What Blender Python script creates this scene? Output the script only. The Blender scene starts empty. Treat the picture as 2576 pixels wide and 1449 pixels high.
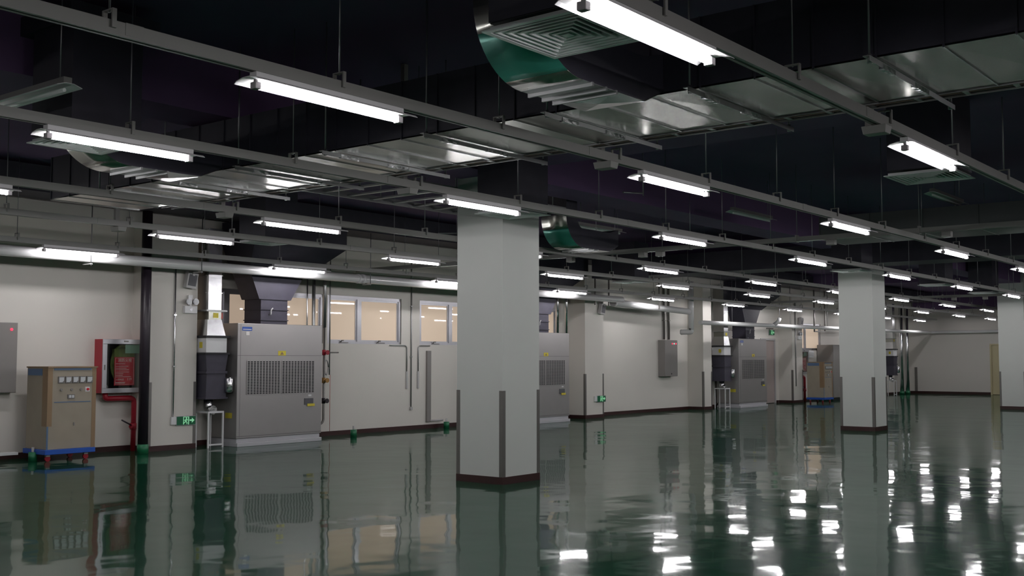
import bpy, math, random
from mathutils import Matrix, Vector
random.seed(7)
SC = bpy.context.scene
COL = SC.collection

# ------------------------------------------------------------------ camera, world, exposure
CAM_H = 1.469
YAW, PITCH = 0.6707367, 0.0641729
fwd = Vector((math.cos(YAW)*math.cos(PITCH), math.sin(YAW)*math.cos(PITCH), math.sin(PITCH)))
rgt = Vector((math.sin(YAW), -math.cos(YAW), 0))
upv = rgt.cross(fwd)
cd = bpy.data.cameras.new('camera'); cam = bpy.data.objects.new('camera', cd); COL.objects.link(cam)
cam.matrix_world = Matrix(((rgt.x, upv.x, -fwd.x, 0), (rgt.y, upv.y, -fwd.y, 0), (rgt.z, upv.z, -fwd.z, CAM_H), (0, 0, 0, 1)))
cd.sensor_width = 36; cd.lens = 2757/2576*36; cd.clip_start = 0.05; cd.clip_end = 200
SC.camera = cam
w = bpy.data.worlds.new('world'); SC.world = w; w.use_nodes = True
w.node_tree.nodes['Background'].inputs[0].default_value = (0, 0, 0, 1)
w.node_tree.nodes['Background'].inputs[1].default_value = 0
SC.view_settings.view_transform = 'Standard'
SC.view_settings.look = 'None'
SC.view_settings.exposure = 0.0
SC.view_settings.gamma = 1
SC.view_settings.use_curve_mapping = False
TUBE_STRENGTH = 80
try:
    SC.cycles.use_denoising = True
    SC.cycles.max_bounces = 8
    SC.cycles.sample_clamp_indirect = 6
    SC.cycles.caustics_reflective = False
except Exception:
    pass

# ------------------------------------------------------------------ materials
def mat(name, col, rough=0.5, metal=0.0, var=0.0, vscale=3.0, bump=0.0, bscale=40.0, emit=None, estr=0.0, ior=1.5, coat=0.0):
    m = bpy.data.materials.new(name); m.use_nodes = True
    nt = m.node_tree; b = nt.nodes['Principled BSDF']
    c = (*col, 1)
    b.inputs['Base Color'].default_value = c
    b.inputs['Roughness'].default_value = rough
    b.inputs['Metallic'].default_value = metal
    b.inputs['IOR'].default_value = ior
    b.inputs['Coat Weight'].default_value = coat
    tc = nt.nodes.new('ShaderNodeTexCoord')
    if var > 0:
        n = nt.nodes.new('ShaderNodeTexNoise'); n.inputs['Scale'].default_value = vscale; n.inputs['Detail'].default_value = 4
        nt.links.new(tc.outputs['Object'], n.inputs['Vector'])
        mx = nt.nodes.new('ShaderNodeMix'); mx.data_type = 'RGBA'
        mx.inputs[6].default_value = (*[x*(1-var) for x in col], 1); mx.inputs[7].default_value = (*[min(1, x*(1+var)) for x in col], 1)
        nt.links.new(n.outputs['Fac'], mx.inputs[0]); nt.links.new(mx.outputs[2], b.inputs['Base Color'])
    if bump > 0:
        n2 = nt.nodes.new('ShaderNodeTexNoise'); n2.inputs['Scale'].default_value = bscale; n2.inputs['Detail'].default_value = 2
        nt.links.new(tc.outputs['Object'], n2.inputs['Vector'])
        bp = nt.nodes.new('ShaderNodeBump'); bp.inputs['Strength'].default_value = 1.0; bp.inputs['Distance'].default_value = bump
        nt.links.new(n2.outputs['Fac'], bp.inputs['Height']); nt.links.new(bp.outputs['Normal'], b.inputs['Normal'])
    if emit:
        b.inputs['Emission Color'].default_value = (*emit, 1); b.inputs['Emission Strength'].default_value = estr
    return m

M = {}
M['wall'] = mat('wall_paint', (.73, .70, .65), .75, var=.03, vscale=1.2, bump=.0006, bscale=60)
M['column'] = mat('column_paint', (.69, .705, .675), .7, var=.03, vscale=1.5, bump=.0005, bscale=60)
M['skirting'] = mat('skirting_brown', (.040, .014, .014), .35, var=.1)
M['ceiling'] = mat('ceiling_dark', (.19, .115, .245), .9, var=.25, vscale=.6)
M['dark'] = mat('dark_insulation_and_sides', (.044, .041, .060), .6, var=.25, vscale=5, bump=.002, bscale=12)  # shared by insulated parts and the dark duct sides
M['darkpipe'] = mat('dark_pipe_wrap', (.020, .014, .022), .4, var=.2)
M['galv'] = mat('galvanized_steel', (.44, .45, .41), .24, 1.0, var=.10, vscale=1.2, bump=.004, bscale=1.1)
M['galvdull'] = mat('dull_galvanized', (.42, .43, .43), .42, 1.0, var=.15, vscale=3, bump=.002, bscale=4)
M['greenfilm'] = mat('green_filmed_steel', (.06, .34, .26), .32, .35, var=.2, vscale=3, bump=.004, bscale=3)
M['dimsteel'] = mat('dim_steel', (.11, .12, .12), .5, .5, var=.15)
M['foil'] = mat('crinkled_foil', (.75, .76, .78), .22, 1.0, bump=.01, bscale=14)
M['shiny'] = mat('bright_steel', (.72, .73, .75), .2, 1.0, bump=.002, bscale=6)
M['alu'] = mat('aluminium', (.50, .50, .53), .35, .85, var=.08, vscale=6)
M['guard'] = mat('corner_guard_metal', (.22, .21, .20), .4, .6, var=.08)
M['trunk'] = mat('trunking_enamel', (.29, .285, .27), .45, var=.08, vscale=4)
M['enamel'] = mat('white_enamel', (.80, .79, .80), .35)
M['holder'] = mat('grey_lampholder', (.35, .33, .34), .5)
M['tube'] = mat('lit_tube', (.9, .9, .9), .3, emit=(1.0, .972, .995), estr=TUBE_STRENGTH)
M['louvre'] = mat('louvre_paint', (.84, .86, .86), .45)
M['rod'] = mat('zinc_rod', (.36, .36, .38), .4, .8)
M['casing'] = mat('grey_casing', (.42, .405, .40), .38, .55, var=.06, vscale=2.5)
M['casingseam'] = mat('casing_seam', (.20, .19, .19), .5, .3)
M['black'] = mat('black_recess', (.012, .012, .015), .6)
M['plinth'] = mat('pale_plinth', (.55, .55, .58), .35, var=.05)
M['white'] = mat('white_plastic', (.78, .78, .79), .4, var=.03)
M['lightgrey'] = mat('light_grey', (.50, .49, .49), .45, var=.04)
M['midgrey'] = mat('switch_box_grey', (.25, .235, .225), .45, var=.05)
M['lead'] = mat('dark_grey_grille', (.09, .09, .10), .5)
M['yellow'] = mat('yellow_sticker', (.72, .60, .06), .5)
M['blue'] = mat('blue_sticker', (.03, .10, .42), .4)
M['deckblue'] = mat('blue_deck', (.02, .10, .48), .4, var=.08)
M['bluefilm'] = mat('blue_film', (.10, .17, .30), .5)
M['red'] = mat('red_paint', (.36, .012, .03), .35, var=.1)
M['posterred'] = mat('poster_red', (.62, .012, .03), .5)
M['textwhite'] = mat('print_white', (.85, .82, .80), .6)
M['cardboard'] = mat('cardboard', (.36, .315, .25), .75, var=.12, vscale=4)
M['tape'] = mat('brown_tape', (.28, .185, .105), .45, var=.1)
M['meterface'] = mat('meter_face', (.62, .64, .66), .3)
M['hose'] = mat('green_hose', (.22, .28, .08), .7, var=.25, vscale=20)
M['palegreen'] = mat('pale_green_tag', (.28, .46, .34), .6)
M['sleeve'] = mat('green_sleeve', (.015, .16, .07), .35)
M['pane'] = mat('beige_glowing_pane', (.55, .46, .37), .015, var=.03, vscale=2, ior=1.5, emit=(1.0, .77, .58), estr=.33)  # beige glow stands in for the lit room behind clear glass
M['pvc'] = mat('glossy_white_pvc', (.70, .70, .70), .22, var=.03, ior=1.5)
M['doorpaint'] = mat('door_paint', (.42, .35, .33), .5, var=.05)
M['doorbeige'] = mat('beige_door_paint', (.62, .55, .34), .5, var=.04)
M['signgreen'] = mat('sign_green', (.005, .07, .03), .4, emit=(.0, .25, .09), estr=.07)
M['signlit'] = mat('sign_pictogram', (.3, .6, .4), .4, emit=(.35, .95, .5), estr=.34)
M['ledred'] = mat('red_indicator', (.5, .01, .03), .4, emit=(1, .04, .1), estr=1.5)
M['ledwhite'] = mat('pale_indicator', (.6, .65, .6), .4, emit=(.7, .9, .8), estr=.8)
M['brass'] = mat('brass', (.45, .26, .10), .35, .9)
M['cable'] = mat('brown_cable', (.16, .09, .05), .6)
M['tagred'] = mat('red_cord', (.5, .12, .10), .6)

def floor_mat():
    """green epoxy: a glossy lobe, a soft hazy lobe and the matt green body"""
    m = bpy.data.materials.new('green_epoxy_floor'); m.use_nodes = True
    nt = m.node_tree; b = nt.nodes['Principled BSDF']; out = nt.nodes['Material Output']
    b2 = nt.nodes.new('ShaderNodeBsdfPrincipled'); df = nt.nodes.new('ShaderNodeBsdfDiffuse')
    b.inputs['Roughness'].default_value = 0.045; b2.inputs['Roughness'].default_value = 0.17
    for q in (b, b2): q.inputs['Specular Tint'].default_value = (.93, 1.0, .95, 1)
    b.inputs['IOR'].default_value = 1.42; b2.inputs['IOR'].default_value = 1.42
    tc = nt.nodes.new('ShaderNodeTexCoord')
    n = nt.nodes.new('ShaderNodeTexNoise'); n.inputs['Scale'].default_value = .35; n.inputs['Detail'].default_value = 4
    nt.links.new(tc.outputs['Object'], n.inputs['Vector'])
    mx = nt.nodes.new('ShaderNodeMix'); mx.data_type = 'RGBA'
    mx.inputs[6].default_value = (.004, .043, .021, 1); mx.inputs[7].default_value = (.008, .064, .032, 1)
    nt.links.new(n.outputs['Fac'], mx.inputs[0])
    for q in (b.inputs['Base Color'], b2.inputs['Base Color'], df.inputs['Color']): nt.links.new(mx.outputs[2], q)
    prev = None
    for sc, dist, det in ((.45, .0120, 0.5), (1.0, .0085, 0.5), (2.2, .0031, 1.0), (6.0, .0003, 0.5)):
        q = nt.nodes.new('ShaderNodeTexNoise'); q.inputs['Scale'].default_value = sc; q.inputs['Detail'].default_value = det
        nt.links.new(tc.outputs['Object'], q.inputs['Vector'])
        bp = nt.nodes.new('ShaderNodeBump'); bp.inputs['Strength'].default_value = 1; bp.inputs['Distance'].default_value = dist
        nt.links.new(q.outputs['Fac'], bp.inputs['Height'])
        if prev: nt.links.new(prev.outputs['Normal'], bp.inputs['Normal'])
        prev = bp
    for q in (b, b2): nt.links.new(prev.outputs['Normal'], q.inputs['Normal'])
    m1 = nt.nodes.new('ShaderNodeMixShader'); m1.inputs[0].default_value = .19
    m2 = nt.nodes.new('ShaderNodeMixShader'); m2.inputs[0].default_value = .22
    nt.links.new(b.outputs[0], m1.inputs[1]); nt.links.new(b2.outputs[0], m1.inputs[2])
    nt.links.new(m1.outputs[0], m2.inputs[1]); nt.links.new(df.outputs[0], m2.inputs[2])
    nt.links.new(m2.outputs[0], out.inputs['Surface'])
    return m
M['floor'] = floor_mat()

# ------------------------------------------------------------------ mesh helpers
class MB:
    def __init__(s): s.v = []; s.f = []; s.sm = []
    def face(s, pts, smooth=False):
        i = len(s.v); s.v += [tuple(p) for p in pts]; s.f.append(list(range(i, i+len(pts)))); s.sm.append(smooth)
    def box(s, x0, x1, y0, y1, z0, z1):
        i = len(s.v)
        s.v += [(x0, y0, z0), (x1, y0, z0), (x1, y1, z0), (x0, y1, z0), (x0, y0, z1), (x1, y0, z1), (x1, y1, z1), (x0, y1, z1)]
        for q in ((0, 3, 2, 1), (4, 5, 6, 7), (0, 1, 5, 4), (1, 2, 6, 5), (2, 3, 7, 6), (3, 0, 4, 7)):
            s.f.append([i+k for k in q]); s.sm.append(False)
        return s
    def loft(s, rings, caps=True, smooth=False, closed=True):
        i = len(s.v); n = len(rings[0])
        for r in rings: s.v += [tuple(p) for p in r]
        for a in range(len(rings)-1):
            for k in range(n if closed else n-1):
                k2 = (k+1) % n
                s.f.append([i+a*n+k, i+a*n+k2, i+(a+1)*n+k2, i+(a+1)*n+k]); s.sm.append(smooth)
        if caps:
            s.f.append([i+k for k in range(n)][::-1]); s.sm.append(False)
            s.f.append([i+(len(rings)-1)*n+k for k in range(n)]); s.sm.append(False)
        return s
    def tube(s, path, r, n=10, caps=True):
        path = [Vector(p) for p in path]; rings = []
        rr = r if isinstance(r, (list, tuple)) else [r]*len(path)
        ref = None
        for i, p in enumerate(path):
            t = (path[min(i+1, len(path)-1)]-path[max(i-1, 0)]).normalized()
            if ref is None:
                ref = Vector((0, 0, 1)) if abs(t.z) < .9 else Vector((1, 0, 0))
            a = t.cross(ref)
            if a.length < 1e-4: a = t.cross(Vector((0, 1, 0)))
            a.normalize(); b = a.cross(t); ref = b
            rings.append([p+(a*math.cos(2*math.pi*k/n)+b*math.sin(2*math.pi*k/n))*rr[i] for k in range(n)])
        return s.loft(rings, caps, True)
    def frustum(s, a, za, b, zb):
        # a, b = (x0,x1,y0,y1)
        r = lambda q, z: [(q[0], q[2], z), (q[1], q[2], z), (q[1], q[3], z), (q[0], q[3], z)]
        return s.loft([r(a, za), r(b, zb)])
    def prism(s, poly, axis, a, b):
        def P(u, v, t):
            return {'x': (t, u, v), 'y': (u, t, v), 'z': (u, v, t)}[axis]
        return s.loft([[P(u, v, a) for u, v in poly], [P(u, v, b) for u, v in poly]])

ORI = {}
def bend(path, r=.08, n=5):
    """round the corners of a polyline"""
    P = [Vector(p) for p in path]; out = [P[0]]
    for i in range(1, len(P)-1):
        a = (P[i-1]-P[i]); b = (P[i+1]-P[i]); q = min(r, a.length*.49, b.length*.49)
        A = P[i]+a.normalized()*q; B = P[i]+b.normalized()*q
        for k in range(n+1):
            t = k/n; out.append(A*(1-t)**2+P[i]*2*t*(1-t)+B*t*t)
    out.append(P[-1]); return out

def setp(o, label=None, cat=None, group=None, kind=None):
    if label: o['label'] = label
    if cat: o['category'] = cat
    if group: o['group'] = group
    if kind: o['kind'] = kind
    return o
def thing(name, loc, label, cat, group=None):
    o = bpy.data.objects.new(name, None); COL.objects.link(o); o.location = loc; o.empty_display_size = .1
    ORI[o.name] = Vector(loc)
    return setp(o, label, cat, group)
def part(name, mb, m, parent=None, label=None, bevel=0):
    org = ORI[parent.name] if parent else Vector((0, 0, 0))
    me = bpy.data.meshes.new(name)
    me.from_pydata([(v[0]-org.x, v[1]-org.y, v[2]-org.z) for v in mb.v], [], mb.f)
    me.polygons.foreach_set('use_smooth', mb.sm); me.materials.append(M[m] if isinstance(m, str) else m)
    import bmesh
    bm = bmesh.new(); bm.from_mesh(me); bmesh.ops.recalc_face_normals(bm, faces=bm.faces); bm.to_mesh(me); bm.free()
    o = bpy.data.objects.new(name, me); COL.objects.link(o)
    if parent: o.parent = parent; ORI[o.name] = org
    if bevel:
        bv = o.modifiers.new('bevel', 'BEVEL'); bv.width = bevel; bv.segments = 2; bv.limit_method = 'ANGLE'
    if label: o['label'] = label
    return o
def single(name, mb, m, label, cat, group=None, loc=None, bevel=0):
    """a thing that is one mesh: origin moved to loc"""
    o = part(name, mb, m, None, bevel=bevel)
    if loc:
        L = Vector(loc); o.data.transform(Matrix.Translation(-L)); o.location = L
    return setp(o, label, cat, group)
def struct(name, mb, m, parent=None, bevel=0):
    o = part(name, mb, m, parent, bevel=bevel)
    if not parent: o['kind'] = 'structure'; ORI[o.name] = Vector((0, 0, 0))
    return o
def kids(o): return [c for c in COL.objects if c.parent == o]
def copy_tree(o, loc=None, parent=None):
    c = o.copy(); COL.objects.link(c)
    if parent: c.parent = parent
    if loc is not None: c.location = loc
    ORI[c.name] = Vector(c.location) if not parent else ORI[parent.name]
    for ch in kids(o):
        if ch.name != c.name: copy_tree(ch, None, c)
    return c
def B(*a): return MB().box(*a)
def text_part(name, body, size, loc, m, parent, align='CENTER', sx=1.0):
    """raised lettering facing -Y"""
    cu = bpy.data.curves.new(name, 'FONT'); cu.body = body; cu.size = size; cu.align_x = align; cu.align_y = 'CENTER'; cu.extrude = .0006
    t = bpy.data.objects.new(name+'_curve', cu); COL.objects.link(t)
    bpy.context.view_layer.update()
    me = bpy.data.meshes.new_from_object(t.evaluated_get(bpy.context.evaluated_depsgraph_get()))
    COL.objects.unlink(t); bpy.data.objects.remove(t)
    org = ORI[parent.name]
    me.transform(Matrix.Translation(Vector(loc)-org) @ Matrix.Rotation(math.pi/2, 4, 'X') @ Matrix.Diagonal((sx, 1, 1, 1)))
    me.materials.clear(); me.materials.append(M[m])
    o = bpy.data.objects.new(name, me); COL.objects.link(o); o.parent = parent; ORI[o.name] = org
    return o

ORDN = ['first', 'second', 'third', 'fourth', 'fifth', 'sixth', 'seventh', 'eighth', 'ninth', 'tenth', 'eleventh', 'twelfth', 'thirteenth', 'fourteenth', 'fifteenth']

# ------------------------------------------------------------------ the room
X0, X1, Y0, YW, ZC = -5.0, 46.95, -6.0, 15.8, 4.2
struct('floor', B(X0, X1+.2, Y0, YW+.2, -.15, 0), 'floor')
struct('ceiling', B(X0, X1+.2, Y0, YW+.2, ZC, ZC+.15), 'ceiling')
struct('wall_left', B(X0-.2, X0, Y0, YW+.2, 0, ZC), 'wall')
struct('wall_front', B(X0, X1, Y0-.2, Y0, 0, ZC), 'wall')
WINS = [(10.98, 14.13, (11.9, 13.02)), (14.23, 16.25, (15.08,)), (16.8, 18.84, (17.79,)), (19.45, 21.7, (20.5,)), (35.25, 37.75, (36.45,))]
ZS, ZH = 1.755, 2.69
DOOR = (32.85, 33.95, 2.12)
mb = MB()
mb.box(X0, DOOR[0], YW, YW+.2, 0, ZS); mb.box(DOOR[1], X1, YW, YW+.2, 0, ZS)
mb.box(DOOR[0], DOOR[1], YW, YW+.2, DOOR[2], ZH)
mb.box(X0, X1, YW, YW+.2, ZH, ZC)
x = X0
for a, b_, _ in WINS:
    if x < DOOR[0] and a > DOOR[1]:
        mb.box(x, DOOR[0], YW, YW+.2, ZS, ZH); mb.box(DOOR[1], a, YW, YW+.2, ZS, ZH)
    else: mb.box(x, a, YW, YW+.2, ZS, ZH)
    x = b_
mb.box(x, X1, YW, YW+.2, ZS, ZH)
struct('wall_back', mb, 'wall')
FD = (11.5, 12.5, 2.06)
mb = MB(); mb.box(X1, X1+.2, Y0, FD[0], 0, ZC); mb.box(X1, X1+.2, FD[1], YW, 0, ZC); mb.box(X1, X1+.2, FD[0], FD[1], FD[2], ZC)
struct('wall_right', mb, 'wall')
mb = MB(); segs = [(X0, 10.05), (10.95, 22.15), (22.97, 28.1), (28.62, DOOR[0]), (DOOR[1], 34.16), (35.0, X1)]
for a, b_ in segs: mb.box(a, b_, YW-.012, YW, 0, .085)
struct('baseboard_back', mb, 'skirting')
mb = MB(); mb.box(X1-.012, X1, Y0, FD[0], 0, .1); mb.box(X1-.012, X1, FD[1], YW-.012, 0, .1)
struct('baseboard_right', mb, 'skirting')
# windows
for i, (a, b_, mull) in enumerate(WINS):
    fr = MB(); y0, y1 = YW+.03, YW+.10
    fr.box(a, b_, y0, y1, ZS, ZS+.045); fr.box(a, b_, y0, y1, ZH-.06, ZH)
    xs = [a+.03, *mull, b_-.03]
    for k, xm in enumerate(xs):
        wd = .03 if k in (0, len(xs)-1) else .05
        fr.box(xm-wd, xm+wd, y0-.01, y1, ZS+.045, ZH-.06)
    wo = struct('window_%d' % (i+1), fr, 'alu')
    for k in range(len(xs)-1):
        l = xs[k]+(.03 if k == 0 else .05); r_ = xs[k+1]-(.03 if k == len(xs)-2 else .05)
        s = MB(); q = .032
        s.box(l, r_, y0+.012, y1-.01, ZS+.045, ZS+.045+q); s.box(l, r_, y0+.012, y1-.01, ZH-.06-q, ZH-.06)
        s.box(l, l+q, y0+.012, y1-.01, ZS+.045+q, ZH-.06-q); s.box(r_-q, r_, y0+.012, y1-.01, ZS+.045+q, ZH-.06-q)
        so = part('sash', s, 'alu', wo)
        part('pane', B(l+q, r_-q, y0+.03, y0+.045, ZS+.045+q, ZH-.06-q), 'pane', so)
        hx = (l+r_)/2
        hm = MB(); hm.box(hx-.1, hx+.13, y0-.018, y0+.012, ZS+.012, ZS+.03); hm.tube([(hx-.06, y0-.01, ZS+.035), (hx-.06, y0-.03, ZS+.06), (hx-.02, y0-.05, ZS+.062)], .012, 8)
        part('handle', hm, 'guard', so)
# doors
d = struct('door_1', B(DOOR[0]+.06, DOOR[1]-.06, YW+.02, YW+.06, 0.01, DOOR[2]-.06), 'doorpaint', bevel=.003)
m_ = MB(); m_.box(DOOR[0], DOOR[0]+.06, YW-.02, YW+.1, 0, DOOR[2]); m_.box(DOOR[1]-.06, DOOR[1], YW-.02, YW+.1, 0, DOOR[2]); m_.box(DOOR[0]+.06, DOOR[1]-.06, YW-.02, YW+.1, DOOR[2]-.06, DOOR[2])
part('door_frame', m_, 'lightgrey', d)
d = struct('door_2', B(X1+.02, X1+.06, FD[0]+.06, FD[1]-.06, .01, FD[2]-.06), 'doorbeige', bevel=.003)
m_ = MB(); m_.box(X1-.02, X1+.1, FD[0], FD[0]+.06, 0, FD[2]); m_.box(X1-.02, X1+.1, FD[1]-.06, FD[1], 0, FD[2]); m_.box(X1-.02, X1+.1, FD[0]+.06, FD[1]-.06, FD[2]-.06, FD[2])
part('door_frame', m_, 'doorbeige', d)
# beams under the slab
struct('trim_1', B(X0, X1, 15.45, YW, 3.62, 3.80), 'wall')
struct('trim_2', B(X0, X1-.5, 8.15, 8.75, 3.66, ZC), 'ceiling')
struct('trim_3', B(X1-.5, X1, Y0, YW-.4, 3.5, ZC), 'ceiling')
for i, xb in enumerate((10.12, 22.12, 34.12)):
    struct('trim_%d' % (4+i), B(xb, xb+.55, Y0, 15.4, 3.82, ZC-.001), 'ceiling')

# ------------------------------------------------------------------ columns and wall pillars
def guards(t, x0, x1, y0, y1, corners, z1=1.09):
    for cx, cy in corners:
        sx = 1 if cx == x0 else -1; sy = 1 if cy == y0 else -1
        g = MB(); e = .004
        xa, xb = sorted((cx-sx*e, cx+sx*.05)); ya, yb = sorted((cy-sy*e, cy))
        g.box(xa, xb, ya, yb, .085, z1)
        xa, xb = sorted((cx-sx*e, cx)); ya, yb = sorted((cy, cy+sy*.05))
        g.box(xa, xb, ya, yb, .085, z1)
        part('corner_guard', g, 'guard', t)
def column(x, y, w_, label):
    t = thing('square_column', (x+w_/2, y+w_/2, 0), label, 'column', 'free standing columns')
    part('shaft', B(x, x+w_, y, y+w_, .085, ZC), 'column', t)
    part('skirting', B(x-.006, x+w_+.006, y-.006, y+w_+.006, 0, .085), 'skirting', t)
    guards(t, x, x+w_, y, y+w_, [(x, y), (x+w_, y), (x, y+w_), (x+w_, y+w_)])
column(10.02, 8.09, .71, 'large white square column with brown skirting in the middle of the picture')
column(21.98, 8.09, .71, 'white square column standing further back on the right, with grey corner guards')
column(33.98, 8.09, .71, 'white square column cut off by the right edge of the picture')
def pillar(x0, x1, label, yf=15.3):
    t = thing('wall_pillar', ((x0+x1)/2, yf, 0), label, 'pillar', 'pillars along the back wall')
    part('shaft', B(x0, x1, yf, YW, .085, 3.62), 'wall', t)
    part('skirting', B(x0-.008, x1+.008, yf-.008, YW, 0, .085), 'skirting', t)
    guards(t, x0, x1, yf, YW, [(x0, yf), (x1, yf)])
pillar(10.05, 10.93, 'wall pillar carrying a loudspeaker, twin emergency lamp and exit sign, beside the dark pipe')
pillar(22.16, 22.97, 'wall pillar with an exit sign at its right corner, right of the middle column')
pillar(28.12, 28.62, 'narrow wall pillar right of the grey switch box with red lights')
pillar(34.2, 35.0, 'wall pillar right of the door, with a conduit down its face')

# ------------------------------------------------------------------ lit strip lamps on their trunking rows
ROWS = [2.600, 4.781, 6.967, 9.681, 11.713, 14.385]
ROWNAME = ['nearest row', 'second row', 'third row', 'fourth row', 'fifth row', 'row beside the white wall pipe']
XL, SP, LEN, ZL = -.299, 4.0, 1.242, 2.972
t = thing('strip_lamp', (0, 0, 0), 'x', 'lamp', 'lit strip lamps')
LAMP = t
part('body', B(.045, LEN-.045, -.03, .03, .0275, .063), 'enamel', t, bevel=.004)
rf = MB()
rf.loft([[(xx, -.105, 0), (xx, -.085, .012), (xx, -.03, .023), (xx, .03, .023), (xx, .085, .012), (xx, .105, 0), (xx, .105, .003), (xx, .086, .016), (xx, .031, .027), (xx, -.031, .027), (xx, -.086, .016), (xx, -.105, .003)] for xx in (0, LEN)])
part('reflector', rf, 'enamel', t)
part('tube', MB().tube([(.085, 0, -.012), (LEN-.085, 0, -.012)], .0165, 10, caps=False), 'tube', t)
for xa in (.045, LEN-.085):
    h_ = MB(); h_.box(xa, xa+.04, -.024, .024, -.032, .008); h_.box(xa+.01, xa+.03, -.01, .01, .008, .0235)
    part('lampholder', h_, 'holder', t, bevel=.004)
first = True
VIS = [[1, 2], [1, 2, 3, 4, 5], [1, 2, 3, 4, 5, 6, 7], [1, 2, 4, 5, 6, 7, 8, 9], [2, 3, 4, 5, 6, 7, 9, 10, 11], [2, 3, 4, 5, 6, 7, 8, 9, 10, 11]]
PLACES = {0: ['in the nearest row, cut by the top edge of the picture', 'in the nearest row, above a square air diffuser at right']}
for ri, y in enumerate([.42]+ROWS):
    r = ri-1
    for k in range(0, 12):
        if (r < 0 and k > 5) or (r in (0, 1, 2) and k > 8): continue
        loc = (XL+SP*k, y, ZL)
        o = LAMP if first else copy_tree(LAMP, loc)
        if first: o.location = loc; first = False
        if r >= 0 and k in VIS[r]:
            n = VIS[r].index(k)
            if r == 0: o['label'] = 'lit fluorescent strip lamp '+PLACES[0][n]
            else: o['label'] = 'lit fluorescent strip lamp, %s visible from the left in the %s' % (ORDN[n], ROWNAME[r])
            if r == 5: o['label'] = 'lit fluorescent strip lamp, %s visible from the left beside the white wall pipe' % ORDN[n]
        elif (r, k) == (3, 3): o['label'] = 'lit fluorescent strip lamp of the fourth row, hidden behind the middle column'
        elif (r, k) == (4, 8): o['label'] = 'lit fluorescent strip lamp of the fifth row, hidden behind the second column'
        else:
            o['label'] = 'lit fluorescent strip lamp outside the frame'; o['group'] = 'lit strip lamps outside the frame'
# trunking rows
ZT0, ZT1 = ZL+.063, 3.105
def rail_mb(along, a, b_, c):
    pr = [(c-.03, ZT0), (c-.012, ZT0), (c-.012, ZT0+.006), (c+.012, ZT0+.006), (c+.012, ZT0), (c+.03, ZT0), (c+.03, ZT1), (c-.03, ZT1)]
    return MB().prism(pr, along, a, b_)
ROWLAB = ['grey lamp trunking of the nearest row, running off the top edge',
          'grey lamp trunking of the second row, entering at the top left corner',
          'grey lamp trunking of the third row, passing in front of the middle column top',
          'grey lamp trunking of the fourth row, third from the wall pipe',
          'grey lamp trunking of the fifth row, next to the one beside the wall pipe',
          'grey lamp trunking of the back row, just above the white wall pipe']
for r, y in enumerate(ROWS):
    xa = -1.0
    t = thing('lamp_trunking', (xa, y, ZT0), ROWLAB[r], 'trunking', 'lamp trunking rows')
    part('rail', rail_mb('x', xa, 46.3, y), 'trunk', t)
    for q in range(1, 12): part('joint_sleeve', B(xa+4*q-.05, xa+4*q+.05, y-.0325, y+.0325, ZT0+.01, ZT1+.002), 'trunk', t)
    for q in range(0, 31):
        xh = 1.38+1.5*q
        if xh > 46: break
        cl = MB(); cl.box(xh-.012, xh+.012, y-.046, y-.036, ZT0+.03, ZT1+.055); cl.box(xh-.012, xh+.012, y+.036, y+.046, ZT0+.03, ZT1+.055)
        cl.box(xh-.012, xh+.012, y-.036, y+.036, ZT1+.047, ZT1+.055); cl.box(xh-.012, xh+.012, y-.036, y+.036, ZT0+.03, ZT0+.034)
        c = part('hanger_clip', cl, 'trunk', t)
        top = 3.415 if r == 5 and any(11.5+d_ < xh < 13.55+d_ for d_ in (0, 7.67, 18.2)) else ZC
        part('hanger_rod', MB().tube([(xh, y, ZT1+.04), (xh, y, top)], .005, 6), 'rod', c)
# cross trunking runs
def cross(x, ya, yb, label, boxes):
    t = thing('cross_trunking', (x, ya, 3.0), label, 'trunking', 'cross trunking runs')
    pr = [(x-.035, 3.108), (x+.035, 3.108), (x+.035, 3.175), (x-.035, 3.175)]
    part('rail', MB().prism(pr, 'y', ya, yb), 'trunk', t)
    for yb_ in boxes:
        m2 = MB(); m2.box(x-.05, x+.05, yb_-.06, yb_+.06, 3.03, 3.108)
        part('junction_box', m2, 'trunk', t, bevel=.008)
    yy = ya+.6
    while yy < min(yb, 14.3):
        c = part('hanger_clip', B(x-.045, x+.045, yy-.012, yy+.012, 3.1, 3.2), 'trunk', t)
        part('hanger_rod', MB().tube([(x, yy, 3.2), (x, yy, ZC)], .005, 6), 'rod', c); yy += 1.7
cross(14.52, -1, 15.3, 'grey trunking crossing under all lamp rows just behind the middle column', [8.93, 8.62, 5.9, 4.35, 10.3])
cross(30.5, 3.6, 14.28, 'grey trunking crossing the lamp rows far back, near the second column', [8.2, 9.0])
# drop hangers at x=7.12
DL = ['grey strut hanger with foot box on the nearest lamp row at right', 'grey strut hanger with foot box on the second lamp row, left of its second lamp',
      'grey strut hanger with foot box on the third lamp row, left of the middle column', 'grey strut hanger with foot box on the fourth lamp row, above the fan duct',
      'grey strut hanger with foot box on the fifth lamp row at far left']
for r in range(5):
    y = ROWS[r]
    t = thing('strut_hanger', (7.25, y+.06, 2.99), DL[r], 'hanger', 'strut hangers on the lamp rows')
    part('strut', B(7.225, 7.275, y+.04, y+.085, 3.02, ZC), 'trunk', t)
    f_ = MB(); f_.frustum((7.2, 7.3, y-.06, y+.09), 2.975, (7.19, 7.31, y-.07, y+.1), 3.03)
    part('foot_box', f_, 'trunk', t, bevel=.004)

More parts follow.
